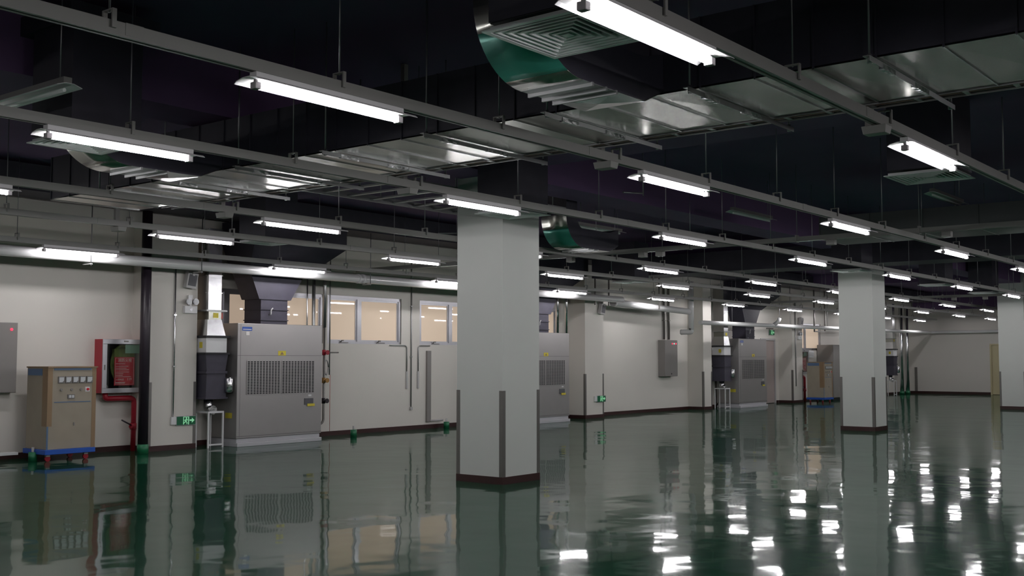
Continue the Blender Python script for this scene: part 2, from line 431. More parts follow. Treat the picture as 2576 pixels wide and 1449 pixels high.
# ------------------------------------------------------------------ main ducts
def flat_duct(t, x0, x1, y0, y1, z0, z1, m='galv', step=.37, side='dark'):
    b_ = MB(); n = max(1, round((y1-y0)/step)); st = (y1-y0)/n
    for i in range(n):
        a, c = y0+i*st, y0+(i+1)*st
        dz = random.uniform(-.006, .004); mx, my = (x0+x1)/2, (a+c)/2
        P = [(x0, a, z0), (x1, a, z0), (x1, c, z0), (x0, c, z0)]; cc = (mx+random.uniform(-.1, .1), my, z0+dz)
        for k in range(4): b_.face([P[k], P[(k+1) % 4], cc])
    part('bottom_panel', b_, m, t)
    part('duct_body', B(x0, x1, y0, y1, z0+.012, z1), side, t)
    for i in range(n+1):
        a = y0+i*st; part('seam_rib', B(x0-.006, x1+.006, a-.005, a+.005, z0-.008, z0), 'shiny', t)
    for i in range(n+1):
        a = y0+i*st; part('side_rib', B(x0-.009, x0, a-.006, a+.006, z0, z1), side, t)
t = thing('main_duct', (6.5, 4, 3.15), 'wide galvanized air duct crossing the upper picture above the lamp rows', 'duct')
flat_duct(t, 6.0, 7.05, -3.0, 11.0, 3.15, 3.6)
t = thing('branch_duct', (15.5, 3, 3.2), 'grey air duct far behind at upper right, beyond the middle column', 'duct')
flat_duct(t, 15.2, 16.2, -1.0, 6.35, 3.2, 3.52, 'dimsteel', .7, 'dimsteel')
TRL = ['under the wide duct, cut by the right edge', 'under the wide duct, below its bright seam at upper right', 'under the wide duct at the rail crossing upper right', 'under the wide duct, right of the green elbow', 'under the wide duct, below the green elbow',
       'under the wide duct, left of the second lamp rail crossing', 'under the wide duct, right of the first lamp of the third row', 'under the wide duct, second from its left end', 'under the wide duct, nearest its left end']
for i, y in enumerate((1.1, 2.17, 3.3, 4.4, 5.52, 6.63, 7.75, 8.85, 9.95)):
    t = thing('trapeze_hanger', (6.5, y, 3.1), 'steel trapeze bar '+TRL[i], 'hanger', 'trapeze hangers of the wide duct')
    b_ = MB(); b_.box(5.88, 7.42, y-.02, y+.02, 3.134, 3.139); b_.box(5.88, 7.42, y-.02, y-.015, 3.107, 3.134)
    part('angle_bar', b_, 'galvdull', t)
    for xr, ln in ((6.08, .2), (6.62, .26)): part('foil_wrap', B(xr, xr+ln, y-.024, y+.003, 3.103, 3.133), 'foil', t, 'bright foil wrap')
    for xr in (5.93, 7.38):
        rr = MB().tube([(xr, y, 3.12), (xr, y, ZC)], .007, 6); rr.tube([(xr, y, 3.106), (xr, y, 3.155)], .014, 6)
        part('rod', rr, 'rod', t)
t = thing('cable_tray', (7.2, 3, 3.145), 'narrow cable tray with brown cables along the far side of the wide duct', 'cable tray')
b_ = MB(); b_.box(7.07, 7.078, -2, 10.6, 3.14, 3.2); b_.box(7.20, 7.208, -2, 10.6, 3.14, 3.2)
part('side_rails', b_, 'galvdull', t)
yy = -1.9
while yy < 10.6: part('rung', B(7.078, 7.20, yy-.015, yy+.015, 3.145, 3.155), 'galvdull', t); yy += .3
b_ = MB()
for xc in (7.105, 7.14, 7.175): part('cable', MB().tube([(xc, -2, 3.170), (xc, 10.5, 3.170)], .015, 6), 'cable', t)
t = thing('ladder_tray', (9, 9.3, 3.5), 'dark cable ladder hanging high up left of the middle column', 'cable tray')
b_ = MB(); b_.box(7.6, 12.3, 8.8, 8.82, 3.48, 3.56); b_.box(7.6, 12.3, 10.1, 10.12, 3.48, 3.56)
part('side_rails', b_, 'galvdull', t)
for k in range(11): part('rung', B(7.8+.4*k, 7.86+.4*k, 8.82, 10.1, 3.5, 3.52), 'galvdull', t)
for xr in (8.2, 10.0, 12.0):
    for yr in (8.81, 10.11): part('rod', MB().tube([(xr, yr, 3.5), (xr, yr, ZC)], .006, 6), 'rod', t)

single('insulated_duct', B(21.0, 21.9, 2.0, 14.3, 3.32, 3.75), 'dark', 'black insulated duct crossing in front of the second column top', 'duct', loc=(21.45, 8, 3.32))
# goosenecks
def gooseneck(dx, dy, label, film='greenfilm', grp='gooseneck branches'):
    t = thing('gooseneck_duct', (5.0+dx, 3.75+dy, 3.06), label, 'duct', grp)
    ya, yb = 3.52+dy, 3.96+dy
    def ring(x_, z_, x2, z2): return [(x_+dx, ya, z_), (x_+dx, yb, z_), (x2+dx, yb, z2), (x2+dx, ya, z2)]
    cx, cz, ro, ri = 5.08, 3.50, .44, .17
    def arc(r, k): a = math.pi/2*k/14; return cx-r*math.sin(a), cz-r*math.cos(a)
    body = MB().loft([ring(5.985, 3.16, 5.985, 3.40), ring(5.75, 3.06, 5.75, 3.34), ring(5.08, 3.06, 5.08, 3.33)]+[ring(*arc(ro, k), *arc(ri, k)) for k in range(1, 15)]+[ring(4.64, 3.95, 4.91, 3.95)])
    body.box(4.16+dx, 4.91+dx, 2.89+dy, yb, 3.951, 4.1)
    part('dark_body', body, 'dark', t)  # dark all round, metal skins are laid on its outer curve
    def skin(pts, name, m, label=None, cross=False):
        # thin outer sheet laid on the curve (x, z points), offset outwards
        q = MB(); e = .004; o_ = []
        for i_, (x_, z_) in enumerate(pts):
            a, b_ = pts[max(i_-1, 0)], pts[min(i_+1, len(pts)-1)]
            tx, tz = b_[0]-a[0], b_[1]-a[1]; l = math.hypot(tx, tz); nx, nz = tz/l, -tx/l
            if nx > 0 or nz > .2: nx, nz = -nx, -nz
            o_.append([(x_+dx+nx*e, ya-.002, z_+nz*e), (x_+dx+nx*e, yb+.002, z_+nz*e), (x_+dx+nx*.0005, yb+.002, z_+nz*.0005), (x_+dx+nx*.0005, ya-.002, z_+nz*.0005)])
        q.loft(o_, smooth=len(pts) > 2)
        if cross:
            A, B_ = o_[0], o_[-1]; P = [A[0], B_[0], B_[1], A[1]]; c_ = [sum(p[k] for p in P)/4 for k in range(3)]; c_[2] -= .014
            for k in range(4): q.face([P[k], P[(k+1) % 4], c_])
        return part(name, q, m, t, label)
    skin([(5.96, 3.15), (5.76, 3.062)], 'end_panel', 'galv')
    skin([(5.75, 3.06), (5.42, 3.06)], 'take_off_panel', 'shiny', cross=True)
    for xx in (5.42, 5.31, 5.17):
        part('flange', B(xx+dx-.008, xx+dx+.008, ya-.015, yb+.015, 3.036, 3.06), 'galvdull', t)
    skin([(5.42, 3.06), (5.08, 3.06)], 'damper_panel', 'galvdull')
    skin([arc(ro, k) for k in range(0, 4)], 'elbow_panel', 'galv')
    skin([arc(ro, k) for k in range(3, 11)], 'elbow_film', film, 'green filmed part of the elbow' if film == 'greenfilm' else None)
    skin([arc(ro, k) for k in range(10, 15)]+[(4.64, 3.6)], 'riser_panel', 'galv')
    skin([(4.64, 3.605), (4.64, 3.94)], 'riser_panel', 'galv')
    return t
gooseneck(0, 0, 'galvanized gooseneck branch with green film beside the large square diffuser at the top')
gooseneck(0, 4.53, 'galvanized gooseneck branch below the first lamp of the third row at left', 'galv')
gooseneck(7.9, 5.45, 'dim green gooseneck branch just right of the middle column top')
# diffusers
def diffuser_proto():
    t = thing('square_diffuser', (0, 0, 0), 'x', 'air diffuser', 'square ceiling diffusers')
    h = .31; fr = MB()
    for a in (0,):
        r1 = [(-h, -h, 0), (h, -h, 0), (h, h, 0), (-h, h, 0)]; q = h-.03
        r2 = [(-q, -q, 0), (q, -q, 0), (q, q, 0), (-q, q, 0)]
        r3 = [(-q, -q, .03), (q, -q, .03), (q, q, .03), (-q, q, .03)]
        r4 = [(-h, -h, .008), (h, -h, .008), (h, h, .008), (-h, h, .008)]
        fr.loft([r4, r1, r2, r3], caps=False)
    part('frame', fr, 'louvre', t)
    lo = MB()
    sq = lambda a, z: [(-a, -a, z), (a, -a, z), (a, a, z), (-a, a, z)]
    for k in range(6):
        o_ = .264-.041*k; i_ = o_-.030
        lo.loft([sq(o_-.001, .004), sq(o_, 0), sq(o_-.009, 0), sq(i_, .032), sq(i_, .034), sq(o_-.008, .004)], caps=False)
    lo.loft([sq(.026, 0), sq(.004, .02)])
    part('louvres', lo, 'louvre', t)
    part('back_plate', B(-.28, .28, -.28, .28, .045, .05), 'black', t)
    pl = MB(); pl.box(-.285, .285, -.285, .285, .051, .85)
    part('plenum', pl, 'dark', t)
    for q in (-.24, .24): part('rod', MB().tube([(q, -q, .85), (q, -q, 1.1)], .005, 6), 'rod', t)
    return t
DF = diffuser_proto()
DIFF = [(4.45, 3.17, 'large square louvred diffuser at the top beside the green filmed elbow'), (4.47, 7.70, 'square louvred diffuser below the first lamp of the third row at left'),
        (10.05, 3.15, 'square louvred diffuser below the second lamp of the nearest row at right'), (9.72, 7.70, 'square louvred diffuser in front of the middle column top'),
        (9.95, 12.3, 'square diffuser below the first lamp of the fifth row'), (20.05, 7.75, 'square diffuser at the top of the second column'),
        (20.05, 12.65, 'far square diffuser between the fourth and fifth lamp rows, right of the middle column'), (25.15, 7.8, 'far square diffuser right of the second column'),
        (28.9, 7.8, 'farthest square diffuser, left of the third column')]
for i, (x, y, lab) in enumerate(DIFF):
    o = DF if i == 0 else copy_tree(DF, (x, y, 3.1))
    o.location = (x, y, 3.1); o['label'] = lab
# unlit battens higher up
t = thing('unlit_lamp', (0, 0, 0), 'x', 'lamp', 'unlit strip lamps')
part('body', B(0, 1.3, -.03, .03, .02, .07), 'trunk', t)
part('reflector', MB().loft([[(xx, -.09, 0), (xx, -.03, .02), (xx, .03, .02), (xx, .09, 0), (xx, .09, .004), (xx, .03, .024), (xx, -.03, .024), (xx, -.09, .004)] for xx in (-.03, 1.33)]), 'louvre', t)
part('tube', MB().tube([(.04, 0, -.012), (1.26, 0, -.012)], .014, 8), 'louvre', t)
for q in (.1, 1.2): part('rod', MB().tube([(q, 0, .07), (q, 0, .6)], .005, 6), 'rod', t)
UN = [(14.42, 10.1, 0, 'unlit strip lamp hanging high up just right of the middle column'), (14.42, 7.35, 0, 'unlit strip lamp hanging high up above the crossing trunking'),
      (14.42, 4.5, 0, 'unlit strip lamp hanging high up at right, below the square diffuser'), (3.86, 6.9, math.pi/2, 'unlit strip lamp hanging high up at the left edge')]
for i, (x, y, rz, lab) in enumerate(UN):
    o = t if i == 0 else copy_tree(t, (x, y, 3.6))
    o.location = (x, y, 3.6 if i < 3 else 3.3); o.rotation_euler.z = rz; o['label'] = lab
    if i == 3:
        for ro in [c for c in kids(o) if c.name.startswith('rod')]:
            ro.data = ro.data.copy()
            for v in ro.data.vertices:
                if v.co.z > .3: v.co.z = .9

# dark insulated supply duct along the back wall and the hoods dropping from it
single('insulated_duct', B(X0+.1, 46.2, 14.5, 15.2, 3.78, 4.15), 'dark', 'long black insulated duct under the ceiling along the back wall', 'duct', loc=(20, 14.85, 3.78))
def hood(dx, label):
    t = thing('duct_hood', (12.27+dx, 15.2, 2.06), label, 'duct', 'black insulated duct hoods')
    n = MB(); n.box(11.98+dx, 12.56+dx, 14.98, 15.42, 2.062, 2.48)
    for z in (2.12, 2.3): n.box(11.965+dx, 12.575+dx, 14.965, 15.435, z, z+.015)
    part('neck', n, 'dark', t)
    n = MB(); n.frustum((11.93+dx, 12.62+dx, 14.96, 15.44), 2.48, (11.72+dx, 12.92+dx, 14.95, 15.44), 2.95); part('flare', n, 'dark', t)
    n = MB(); n.frustum((11.68+dx, 12.98+dx, 14.93, 15.44), 2.95, (11.5+dx, 13.55+dx, 14.55, 15.44), 3.42)
    n.box(11.5+dx, 13.55+dx, 14.55, 15.44, 3.42, 3.78)
    part('transition', n, 'dark', t)
    h_ = MB().tube(bend([(12.16+dx, 14.975, 2.22), (12.16+dx, 14.93, 2.22), (12.16+dx, 14.93, 2.3), (12.2+dx, 14.93, 2.33)], .03), .012, 8)
    part('damper_handle', h_, 'lightgrey', t)
    return t
hood(0, 'black insulated duct hood rising from the large grey air unit at left')
hood(7.67, 'black insulated duct hood just right of the middle column')
hood(18.2, 'black insulated duct hood above the far grey air unit beside the door')

# ------------------------------------------------------------------ grey air handling units
def air_unit(dx, label):
    x0, x1, yf, yb, z0, z1 = 11.5+dx, 13.36+dx, 14.97, 15.72, .135, 2.06
    t = thing('air_unit', ((x0+x1)/2, 15.3, 0), label, 'air unit', 'grey floor standing air units')
    part('casing', B(x0, x1, yf, yb, z0, z1), 'casing', t, bevel=.008)
    s = MB(); s.box(x0+.005, x1-.005, yf-.002, yf+.002, 1.515, 1.522); s.box(x0+.06, x0+.064, yf-.002, yf, z0+.02, z1-.02)
    s.box(x0+.005, x1-.005, yf-.002, yf+.002, z0+.03, z0+.04)
    part('panel_seams', s, 'casingseam', t)
    p_ = MB(); p_.box(x0, x1-.01, yf-.03, yb, 0, .065); p_.box(x0+.02, x1-.02, yf+.02, yb-.03, .065, z0)
    part('plinth', p_, 'plinth', t, bevel=.006)
    for ga, gb in ((x0+.20, x0+.905), (x0+.945, x0+1.68)):
        za, zb = .865, 1.425
        gp = part('grille', B(ga, gb, yf-.004, yf+.001, za, zb), 'black', t)
        l = MB(); nc, nr = 11, 21
        for k in range(nc+1):
            xx = ga+(gb-ga)*k/nc; l.box(xx-.0085, xx+.0085, yf-.008, yf-.004, za, zb)
        for k in range(nr+1):
            zz = za+(zb-za)*k/nr; l.box(ga, gb, yf-.0075, yf-.004, zz-.0042, zz+.0042)
        part('bars', l, 'casing', gp)
    st = part('blue_label', B(x0+.09, x0+.295, yf-.003, yf, 1.935, 2.0), 'blue', t, 'blue maker plate')
    part('label_print', B(x0+.105, x0+.28, yf-.005, yf-.003, 1.952, 1.964), 'textwhite', st)
    part('paper_tag', B(x0+.17, x0+.24, yf-.003, yf, 1.86, 1.92), 'textwhite', t, 'small white paper tag')
    ys = part('warning_label', B(x0+.86, x0+1.03, yf-.003, yf, 1.52, 1.60), 'yellow', t, 'yellow warning sticker')
    tri = MB().prism([(x0+.945, 1.585), (x0+.985, 1.535), (x0+.905, 1.535)], 'y', yf-.005, yf-.003)
    part('warning_triangle', tri, 'tape', ys)
    dp = part('display_panel', B(x0+1.46, x0+1.66, yf-.012, yf, .655, .765), 'lead', t, 'dark control display')
    part('yellow_tag', B(x0+1.52, x0+1.69, yf-.016, yf-.012, .625, .67), 'yellow', dp)
    part('side_label', B(x0-.003, x0, yf+.12, yf+.3, .47, .56), 'yellow', t, 'yellow sticker on the side')
    part('top_tag', B(x0+1.55, x0+1.62, yf-.004, yf, .80, .83), 'white', t)
    return t
air_unit(0, 'large grey air unit with double grille at left, beneath the black duct hood')
air_unit(7.67, 'grey air unit half hidden behind the middle column')
air_unit(18.2, 'far grey air unit with double grille beside the door')

# vertical fan stacks left of the units
def fan_stack(dx, label, top=3.62):
    x0, x1, ya, yb = 10.97+dx, 11.38+dx, 15.1, 15.5
    t = thing('fan_stack', ((x0+x1)/2, 15.3, 0), label, 'ventilation fan', 'vertical fan stacks')
    xc0, xc1 = x0+.05, x0+.31
    d = MB(); zz = 2.27
    while zz < top-.05:
        z2 = min(zz+.29, top); d.box(xc0, xc1, ya+.03, yb-.03, zz, z2-.008); d.box(xc0-.012, xc1+.012, ya+.018, yb-.018, z2-.012, z2); zz = z2
    part('riser_duct', d, 'shiny', t)
    part('flange', B(x0+.0, x1, ya, yb, 2.245, 2.27), 'galvdull', t)
    c = MB(); c.box(xc0+.01, xc1, ya+.03, yb-.03, 2.11, 2.245)
    fd = part('fire_damper', c, 'galv', t)
    part('damper_label', B(xc0+.1, xc0+.2, ya+.026, ya+.03, 2.14, 2.22), 'yellow', fd)
    part('actuator', B(xc1, xc1+.07, ya+.08, ya+.2, 2.13, 2.23), 'tagred', fd)
    part('cone', MB().frustum((x0+.02, x1-.02, ya+.01, yb-.01), 1.845, (xc0-.01, xc1+.01, ya+.03, yb-.03), 2.11), 'shiny', t)
    part('upper_flange', B(x0-.03, x1+.05, ya-.03, yb+.02, 1.81, 1.845), 'black', t)
    fb = part('fan_box', B(x0, x1, ya, yb, 1.565, 1.81), 'white', t, 'white fan casing', bevel=.004)
    l = MB(); l.box(x0-.003, x0, ya+.1, ya+.18, 1.64, 1.74)
    part('fan_label', l, 'yellow', fb)
    part('lower_flange', B(x0-.03, x1+.05, ya-.03, yb+.02, 1.535, 1.565), 'black', t)
    g = MB(); g.frustum((x0+.02, x1-.02, ya, yb), 1.26, (x0-.01, x1+.02, ya-.01, yb+.01), 1.535); g.box(x0-.005, x1+.005, ya-.02, yb+.02, 1.22, 1.26)
    g.frustum((x0+.01, x1-.0, ya, yb), .83, (x0+.02, x1-.02, ya, yb), 1.22); g.box(x0-.01, x1+.02, ya-.02, yb+.02, .8, .83)
    part('insulated_box', g, 'dark', t, 'black wrapped filter box')
    part('outlet_elbow', MB().tube(bend([((x0+x1)/2, (ya+yb)/2, .8), ((x0+x1)/2, (ya+yb)/2, .62), ((x0+x1)/2, ya+.06, .62)], .1), .075, 12), 'foil', t)
    f_ = part('foil_can', MB().tube([(x1+.04, ya-.02, .9), (x1+.04, ya-.02, .93), (x1+.04, ya-.02, 1.13), (x1+.04, ya-.02, 1.16)], [.05, .072, .072, .05], 14), 'foil', t)
    sx0, sx1 = x0+.08, x1-.02; zt = .6
    tp = MB(); tp.box(sx0, sx1, ya+.02, ya+.045, zt-.03, zt); tp.box(sx0, sx1, yb-.045, yb-.02, zt-.03, zt); tp.box(sx0, sx0+.025, ya+.045, yb-.045, zt-.03, zt); tp.box(sx1-.025, sx1, ya+.045, yb-.045, zt-.03, zt)
    tp.box(sx0+.025, sx1-.025, ya+.025, ya+.045, .04, .065)
    sf = part('stand', tp, 'white', t, 'white angle iron stand')
    for lx in (sx0, sx1-.025):
        for ly in (ya+.02, yb-.045):
            part('leg', B(lx, lx+.025, ly, ly+.025, 0, zt-.03), 'white', sf)
    return t
fan_stack(0, 'vertical fan stack with white box on a stand, left of the large air unit')
fan_stack(18.05, 'far vertical fan stack with white box, left of the far air unit')
fan_stack(32.2, 'farthest fan stack, seen just right of the second column')

# ------------------------------------------------------------------ piping
t = thing('white_pipe', (20, 14.9, 2.9), 'thick glossy white pipe running along the back wall under the lamps', 'pipe')
PX = 22.9
part('pipe', MB().tube([(X0+.05, 14.7, 2.965), (PX, 14.7, 2.915)], .078, 18), 'pvc', t)
for xx in (1.8, 4.95, 13.95, 14.05, 17.3): b_ = MB().tube([(xx, 14.7, 2.965-.05*(xx+5)/28), (xx+.07, 14.7, 2.965-.05*(xx+5)/28)], .088, 18); part('coupling', b_, 'pvc', t)
for i, xx in enumerate((2.4, 5.4, 8.6, 10.5, 14.2, 17.4, 18.9)):
    u = MB(); u.box(xx-.02, xx+.02, 14.6, 14.8, 2.83, 2.842)
    hb = part('pipe_bracket', u, 'lightgrey', t)
    part('hanger_rod', MB().tube([(xx, 14.605, 2.81), (xx, 14.605, 3.78)], .007, 6), 'rod', hb)
t = thing('white_pipe', (25, 14.9, 2.8), 'second length of white pipe, stepping down past the panel box wall', 'pipe')
part('pipe', MB().tube([(PX+.1, 14.98, 2.86), (26.72, 14.98, 2.76)], .085, 16), 'pvc', t)
part('end_cap', MB().tube([(PX+.02, 14.98, 2.86), (PX+.12, 14.98, 2.86)], .1, 16), 'lightgrey', t)
part('drop_pipe', MB().tube([(26.86, 14.98, 3.6), (26.86, 14.98, 2.25)], .075, 14), 'pvc', t)
part('bottom_elbow', MB().tube(bend([(26.86, 14.98, 2.3), (26.86, 14.98, 2.2), (26.86, 15.2, 2.2), (26.86, 15.3, 2.2)], .08), .075, 14), 'pvc', t)
for xx in (22.0, 22.6, 25.0):
    part('hanger_bar', MB().box(xx-.015, xx+.015, 14.87, 14.9, 2.76, 3.78), 'guard', t)
t = thing('white_pipe', (32, 14.9, 2.5), 'thinner white pipe continuing lower towards the far end', 'pipe')
part('pipe', MB().tube(bend([(26.95, 14.75, 2.46), (46.75, 14.75, 2.55), (46.75, 0, 2.62)], .2), .06, 14), 'pvc', t)
part('branch_stub', MB().tube([(31.6, 14.75, 2.49), (31.75, 14.65, 2.61), (31.8, 14.63, 2.71)], .06, 12), 'pvc', t)
for xx in (29.0, 32.2, 33.0, 36.0, 38.0):
    part('hanger_rod', MB().tube([(xx, 14.82, 2.5), (xx, 14.82, 3.78)], .008, 6), 'rod', t)
# dark floor to ceiling pipe
t = thing('dark_pipe', (9.86, 15.14, 0), 'dark floor to ceiling pipe in front of the left wall pillar edge', 'pipe')
part('pipe', MB().tube([(9.86, 15.14, .1), (9.86, 15.14, 3.78)], .078, 18), 'darkpipe', t)
part('base_sleeve', MB().tube([(9.86, 15.14, 0), (9.86, 15.14, .14)], .088, 16), 'sleeve', t)
# riser pipes beside the large air unit
def riser(name, x, y, r, z0, z1, m, label):
    return single(name, MB().tube([(x, y, z0), (x, y, z1)], r, 12), m, label, 'pipe', 'riser pipes beside the air units', loc=(x, y, z0))
riser('riser_pipe', 13.46, 15.5, .014, 1.0, 3.62, 'shiny', 'thin bright conduit behind the large air unit, beside its duct hood')
riser('riser_pipe', 13.66, 15.55, .034, .2, 3.62, 'galvdull', 'grey riser pipe behind the right end of the large air unit')
t = thing('valve_pipe', (13.93, 15.55, .2), 'riser pipe with red valves down the right side of the large air unit', 'pipe')
part('pipe', MB().tube(bend([(13.93, 15.55, 3.62), (13.93, 15.55, 1.62), (13.93, 15.55, .24), (13.8, 15.55, .2)], .06), [.036]*2+[.02]*13, 12) if False else MB().tube([(13.93, 15.55, 3.62), (13.93, 15.55, 2.05)], .036, 12), 'galvdull', t)
part('lower_pipe', MB().tube(bend([(13.93, 15.55, 2.05), (13.93, 15.55, .27), (13.7, 15.55, .22)], .08), .022, 10), 'guard', t)
for z, m in ((1.58, 'red'), (1.06, 'brass'), (.68, 'darkpipe')):
    v = MB().tube([(13.93, 15.55, z-.05), (13.93, 15.55, z+.05)], .036, 10); v.tube([(13.93, 15.55, z), (13.93, 15.46, z)], .014, 8)
    vo = part('valve', v, m, t)
    part('handwheel', MB().tube([(13.93, 15.46, z), (13.93, 15.445, z)], .045, 12), m, vo)
part('valve_lever', MB().tube([(13.95, 15.5, 1.58), (14.2, 15.45, 1.58)], .012, 8), 'guard', t)
part('gauge_loop', MB().tube([(14.035+.05*math.cos(a*.52), 15.6, 1.3+.14*math.sin(a*.52)) for a in range(13)], .012, 8), 'galvdull', t)
t = thing('thin_pipe', (14.13, 15.62, .1), 'thin grey pipe with a red cord hanging from it, left of the twin window', 'pipe')
part('pipe', MB().tube([(14.13, 15.62, 3.62), (14.13, 15.62, 1.16)], .013, 8), 'galvdull', t)
part('red_cord', MB().tube([(14.15, 15.62, 1.16), (14.15, 15.62, .1)], .005, 6), 'tagred', t)
riser('riser_pipe', 21.35, 15.55, .04, 2.08, 3.62, 'shiny', 'left of two bright pipes above the half hidden air unit')
riser('riser_pipe', 21.72, 15.55, .04, 2.08, 3.62, 'shiny', 'right of two bright pipes above the half hidden air unit')
riser('riser_pipe', 31.35, 15.6, .05, 2.07, 3.62, 'shiny', 'left of two pipes beside the far black hood')
riser('riser_pipe', 31.75, 15.6, .05, 2.07, 3.62, 'guard', 'right of two pipes beside the far black hood')
for x, lab in ((45.25, 'left of the twin bright pipes at the far end wall'), (45.95, 'right of the twin bright pipes at the far end wall')):
    t = thing('riser_pipe', (x, 15.5, 0), lab, 'pipe', 'far twin riser pipes')
    part('pipe', MB().tube([(x, 15.5, .1), (x, 15.5, 3.6)], .075, 12), 'shiny', t)
    part('base_sleeve', MB().tube([(x, 15.5, 0), (x, 15.5, .12)], .1, 12), 'sleeve', t)
# wall conduits
def conduit(path, r, label, m='galvdull', box=None, name='wall_conduit'):
    p0 = path[0]; t = thing(name, p0, label, 'conduit', 'wall conduits')
    part('tube', MB().tube(bend(path, .08), r, 8), m, t)
    cl = MB()
    for a, b_ in zip(path[:-1], path[1:]):
        if abs(a[2]-b_[2]) > .6:
            n = 3
            for k in range(1, n): z = a[2]+(b_[2]-a[2])*k/n; cl.box(a[0]-r-.012, a[0]+r+.012, a[1]-r-.004, a[1]+r+.004, z-.01, z+.01)
    if cl.v: part('clips', cl, m, t)
    if box: part('end_box', B(*box), 'lightgrey', t, bevel=.003)
    return t
yc = YW-.018
conduit([(16.53, yc, 3.6), (16.53, yc, .45)], .013, 'long thin conduit down the wall between the two windows', box=(16.5, 16.56, YW-.04, YW, .41, .47))
conduit([(15.9, yc, 1.735), (16.4, yc, 1.735), (16.4, yc, 1.2)], .011, 'bent conduit below the right corner of the twin window', box=(16.38, 16.425, YW-.03, YW, .85, 1.2))
conduit([(17.1, yc, 1.735), (16.74, yc, 1.735), (16.74, yc, 1.2)], .011, 'bent conduit below the left corner of the window beside the column', box=(16.718, 16.762, YW-.03, YW, .85, 1.2))
conduit([(10.49, 15.282, 3.0), (10.49, 15.282, .51)], .013, 'bright conduit down the left wall pillar to the exit sign', 'shiny')
conduit([(34.42, 15.282, 3.4), (34.42, 15.282, .55)], .016, 'conduit down the wall pillar right of the door')
conduit([(26.72, YW-.04, 3.6), (26.72, YW-.04, 2.0)], .03, 'left of two grey conduits above the switch box', 'guard')
conduit([(26.98, YW-.04, 3.6), (26.98, YW-.04, 2.0)], .03, 'right of two grey conduits above the switch box', 'guard')
t = thing('wall_channel', (17.06, 15.77, .1), 'grey vertical cable channel on the wall left of the middle column', 'cable channel')
part('upright', B(16.99, 17.11, YW-.05, YW, .14, 1.63), 'midgrey', t, bevel=.004)
part('foot_pipe', MB().tube([(17.08, YW-.05, .165), (17.42, YW-.1, .165)], .02, 8), 'lightgrey', t)
for x, y, lab in ((17.45, 15.62, 'green floor sleeve at the foot of the grey cable channel'), (14.42, 15.25, 'green floor sleeve right of the large air unit'), (8.12, 15.2, 'green floor sleeve left of the wheeled cabinet')):
    t = thing('floor_sleeve', (x, y, 0), lab, 'pipe sleeve', 'green floor sleeves')
    part('sleeve', MB().tube([(x, y, 0), (x, y, .13)], .06, 16), 'sleeve', t)
    part('stub_pipe', MB().tube([(x, y, .1), (x, y, .2)], .02, 8), 'lightgrey', t)

# ------------------------------------------------------------------ wall equipment
def switch_box(x0, x1, yf, z0, z1, label, lights):
    t = thing('switch_box', ((x0+x1)/2, YW, z0), label, 'switch box', 'grey wall switch boxes')
    part('case', B(x0, x1, yf+.012, YW, z0, z1), 'midgrey', t, bevel=.004)
    part('door', B(x0+.008, x1-.008, yf, yf+.012, z0+.008, z1-.008), 'midgrey', t, bevel=.003)
    part('lock', MB().tube([((x0+x1)/2, yf, z0+.07), ((x0+x1)/2, yf-.01, z0+.07)], .018, 10), 'black', t)
    for k, m in enumerate(lights):
        xx = x1-.1-.1*k
        part('indicator_light', MB().tube([(xx, yf, z1-.1), (xx, yf-.012, z1-.1)], .02, 10), m, t)
switch_box(26.45, 27.15, 15.58, .97, 1.98, 'grey wall switch box with three indicator lights, right of the middle column', ['ledred', 'ledwhite', 'ledred'])
switch_box(7.3, 8.07, 15.62, .97, 1.99, 'grey wall switch box at the left edge of the picture', ['ledred'])
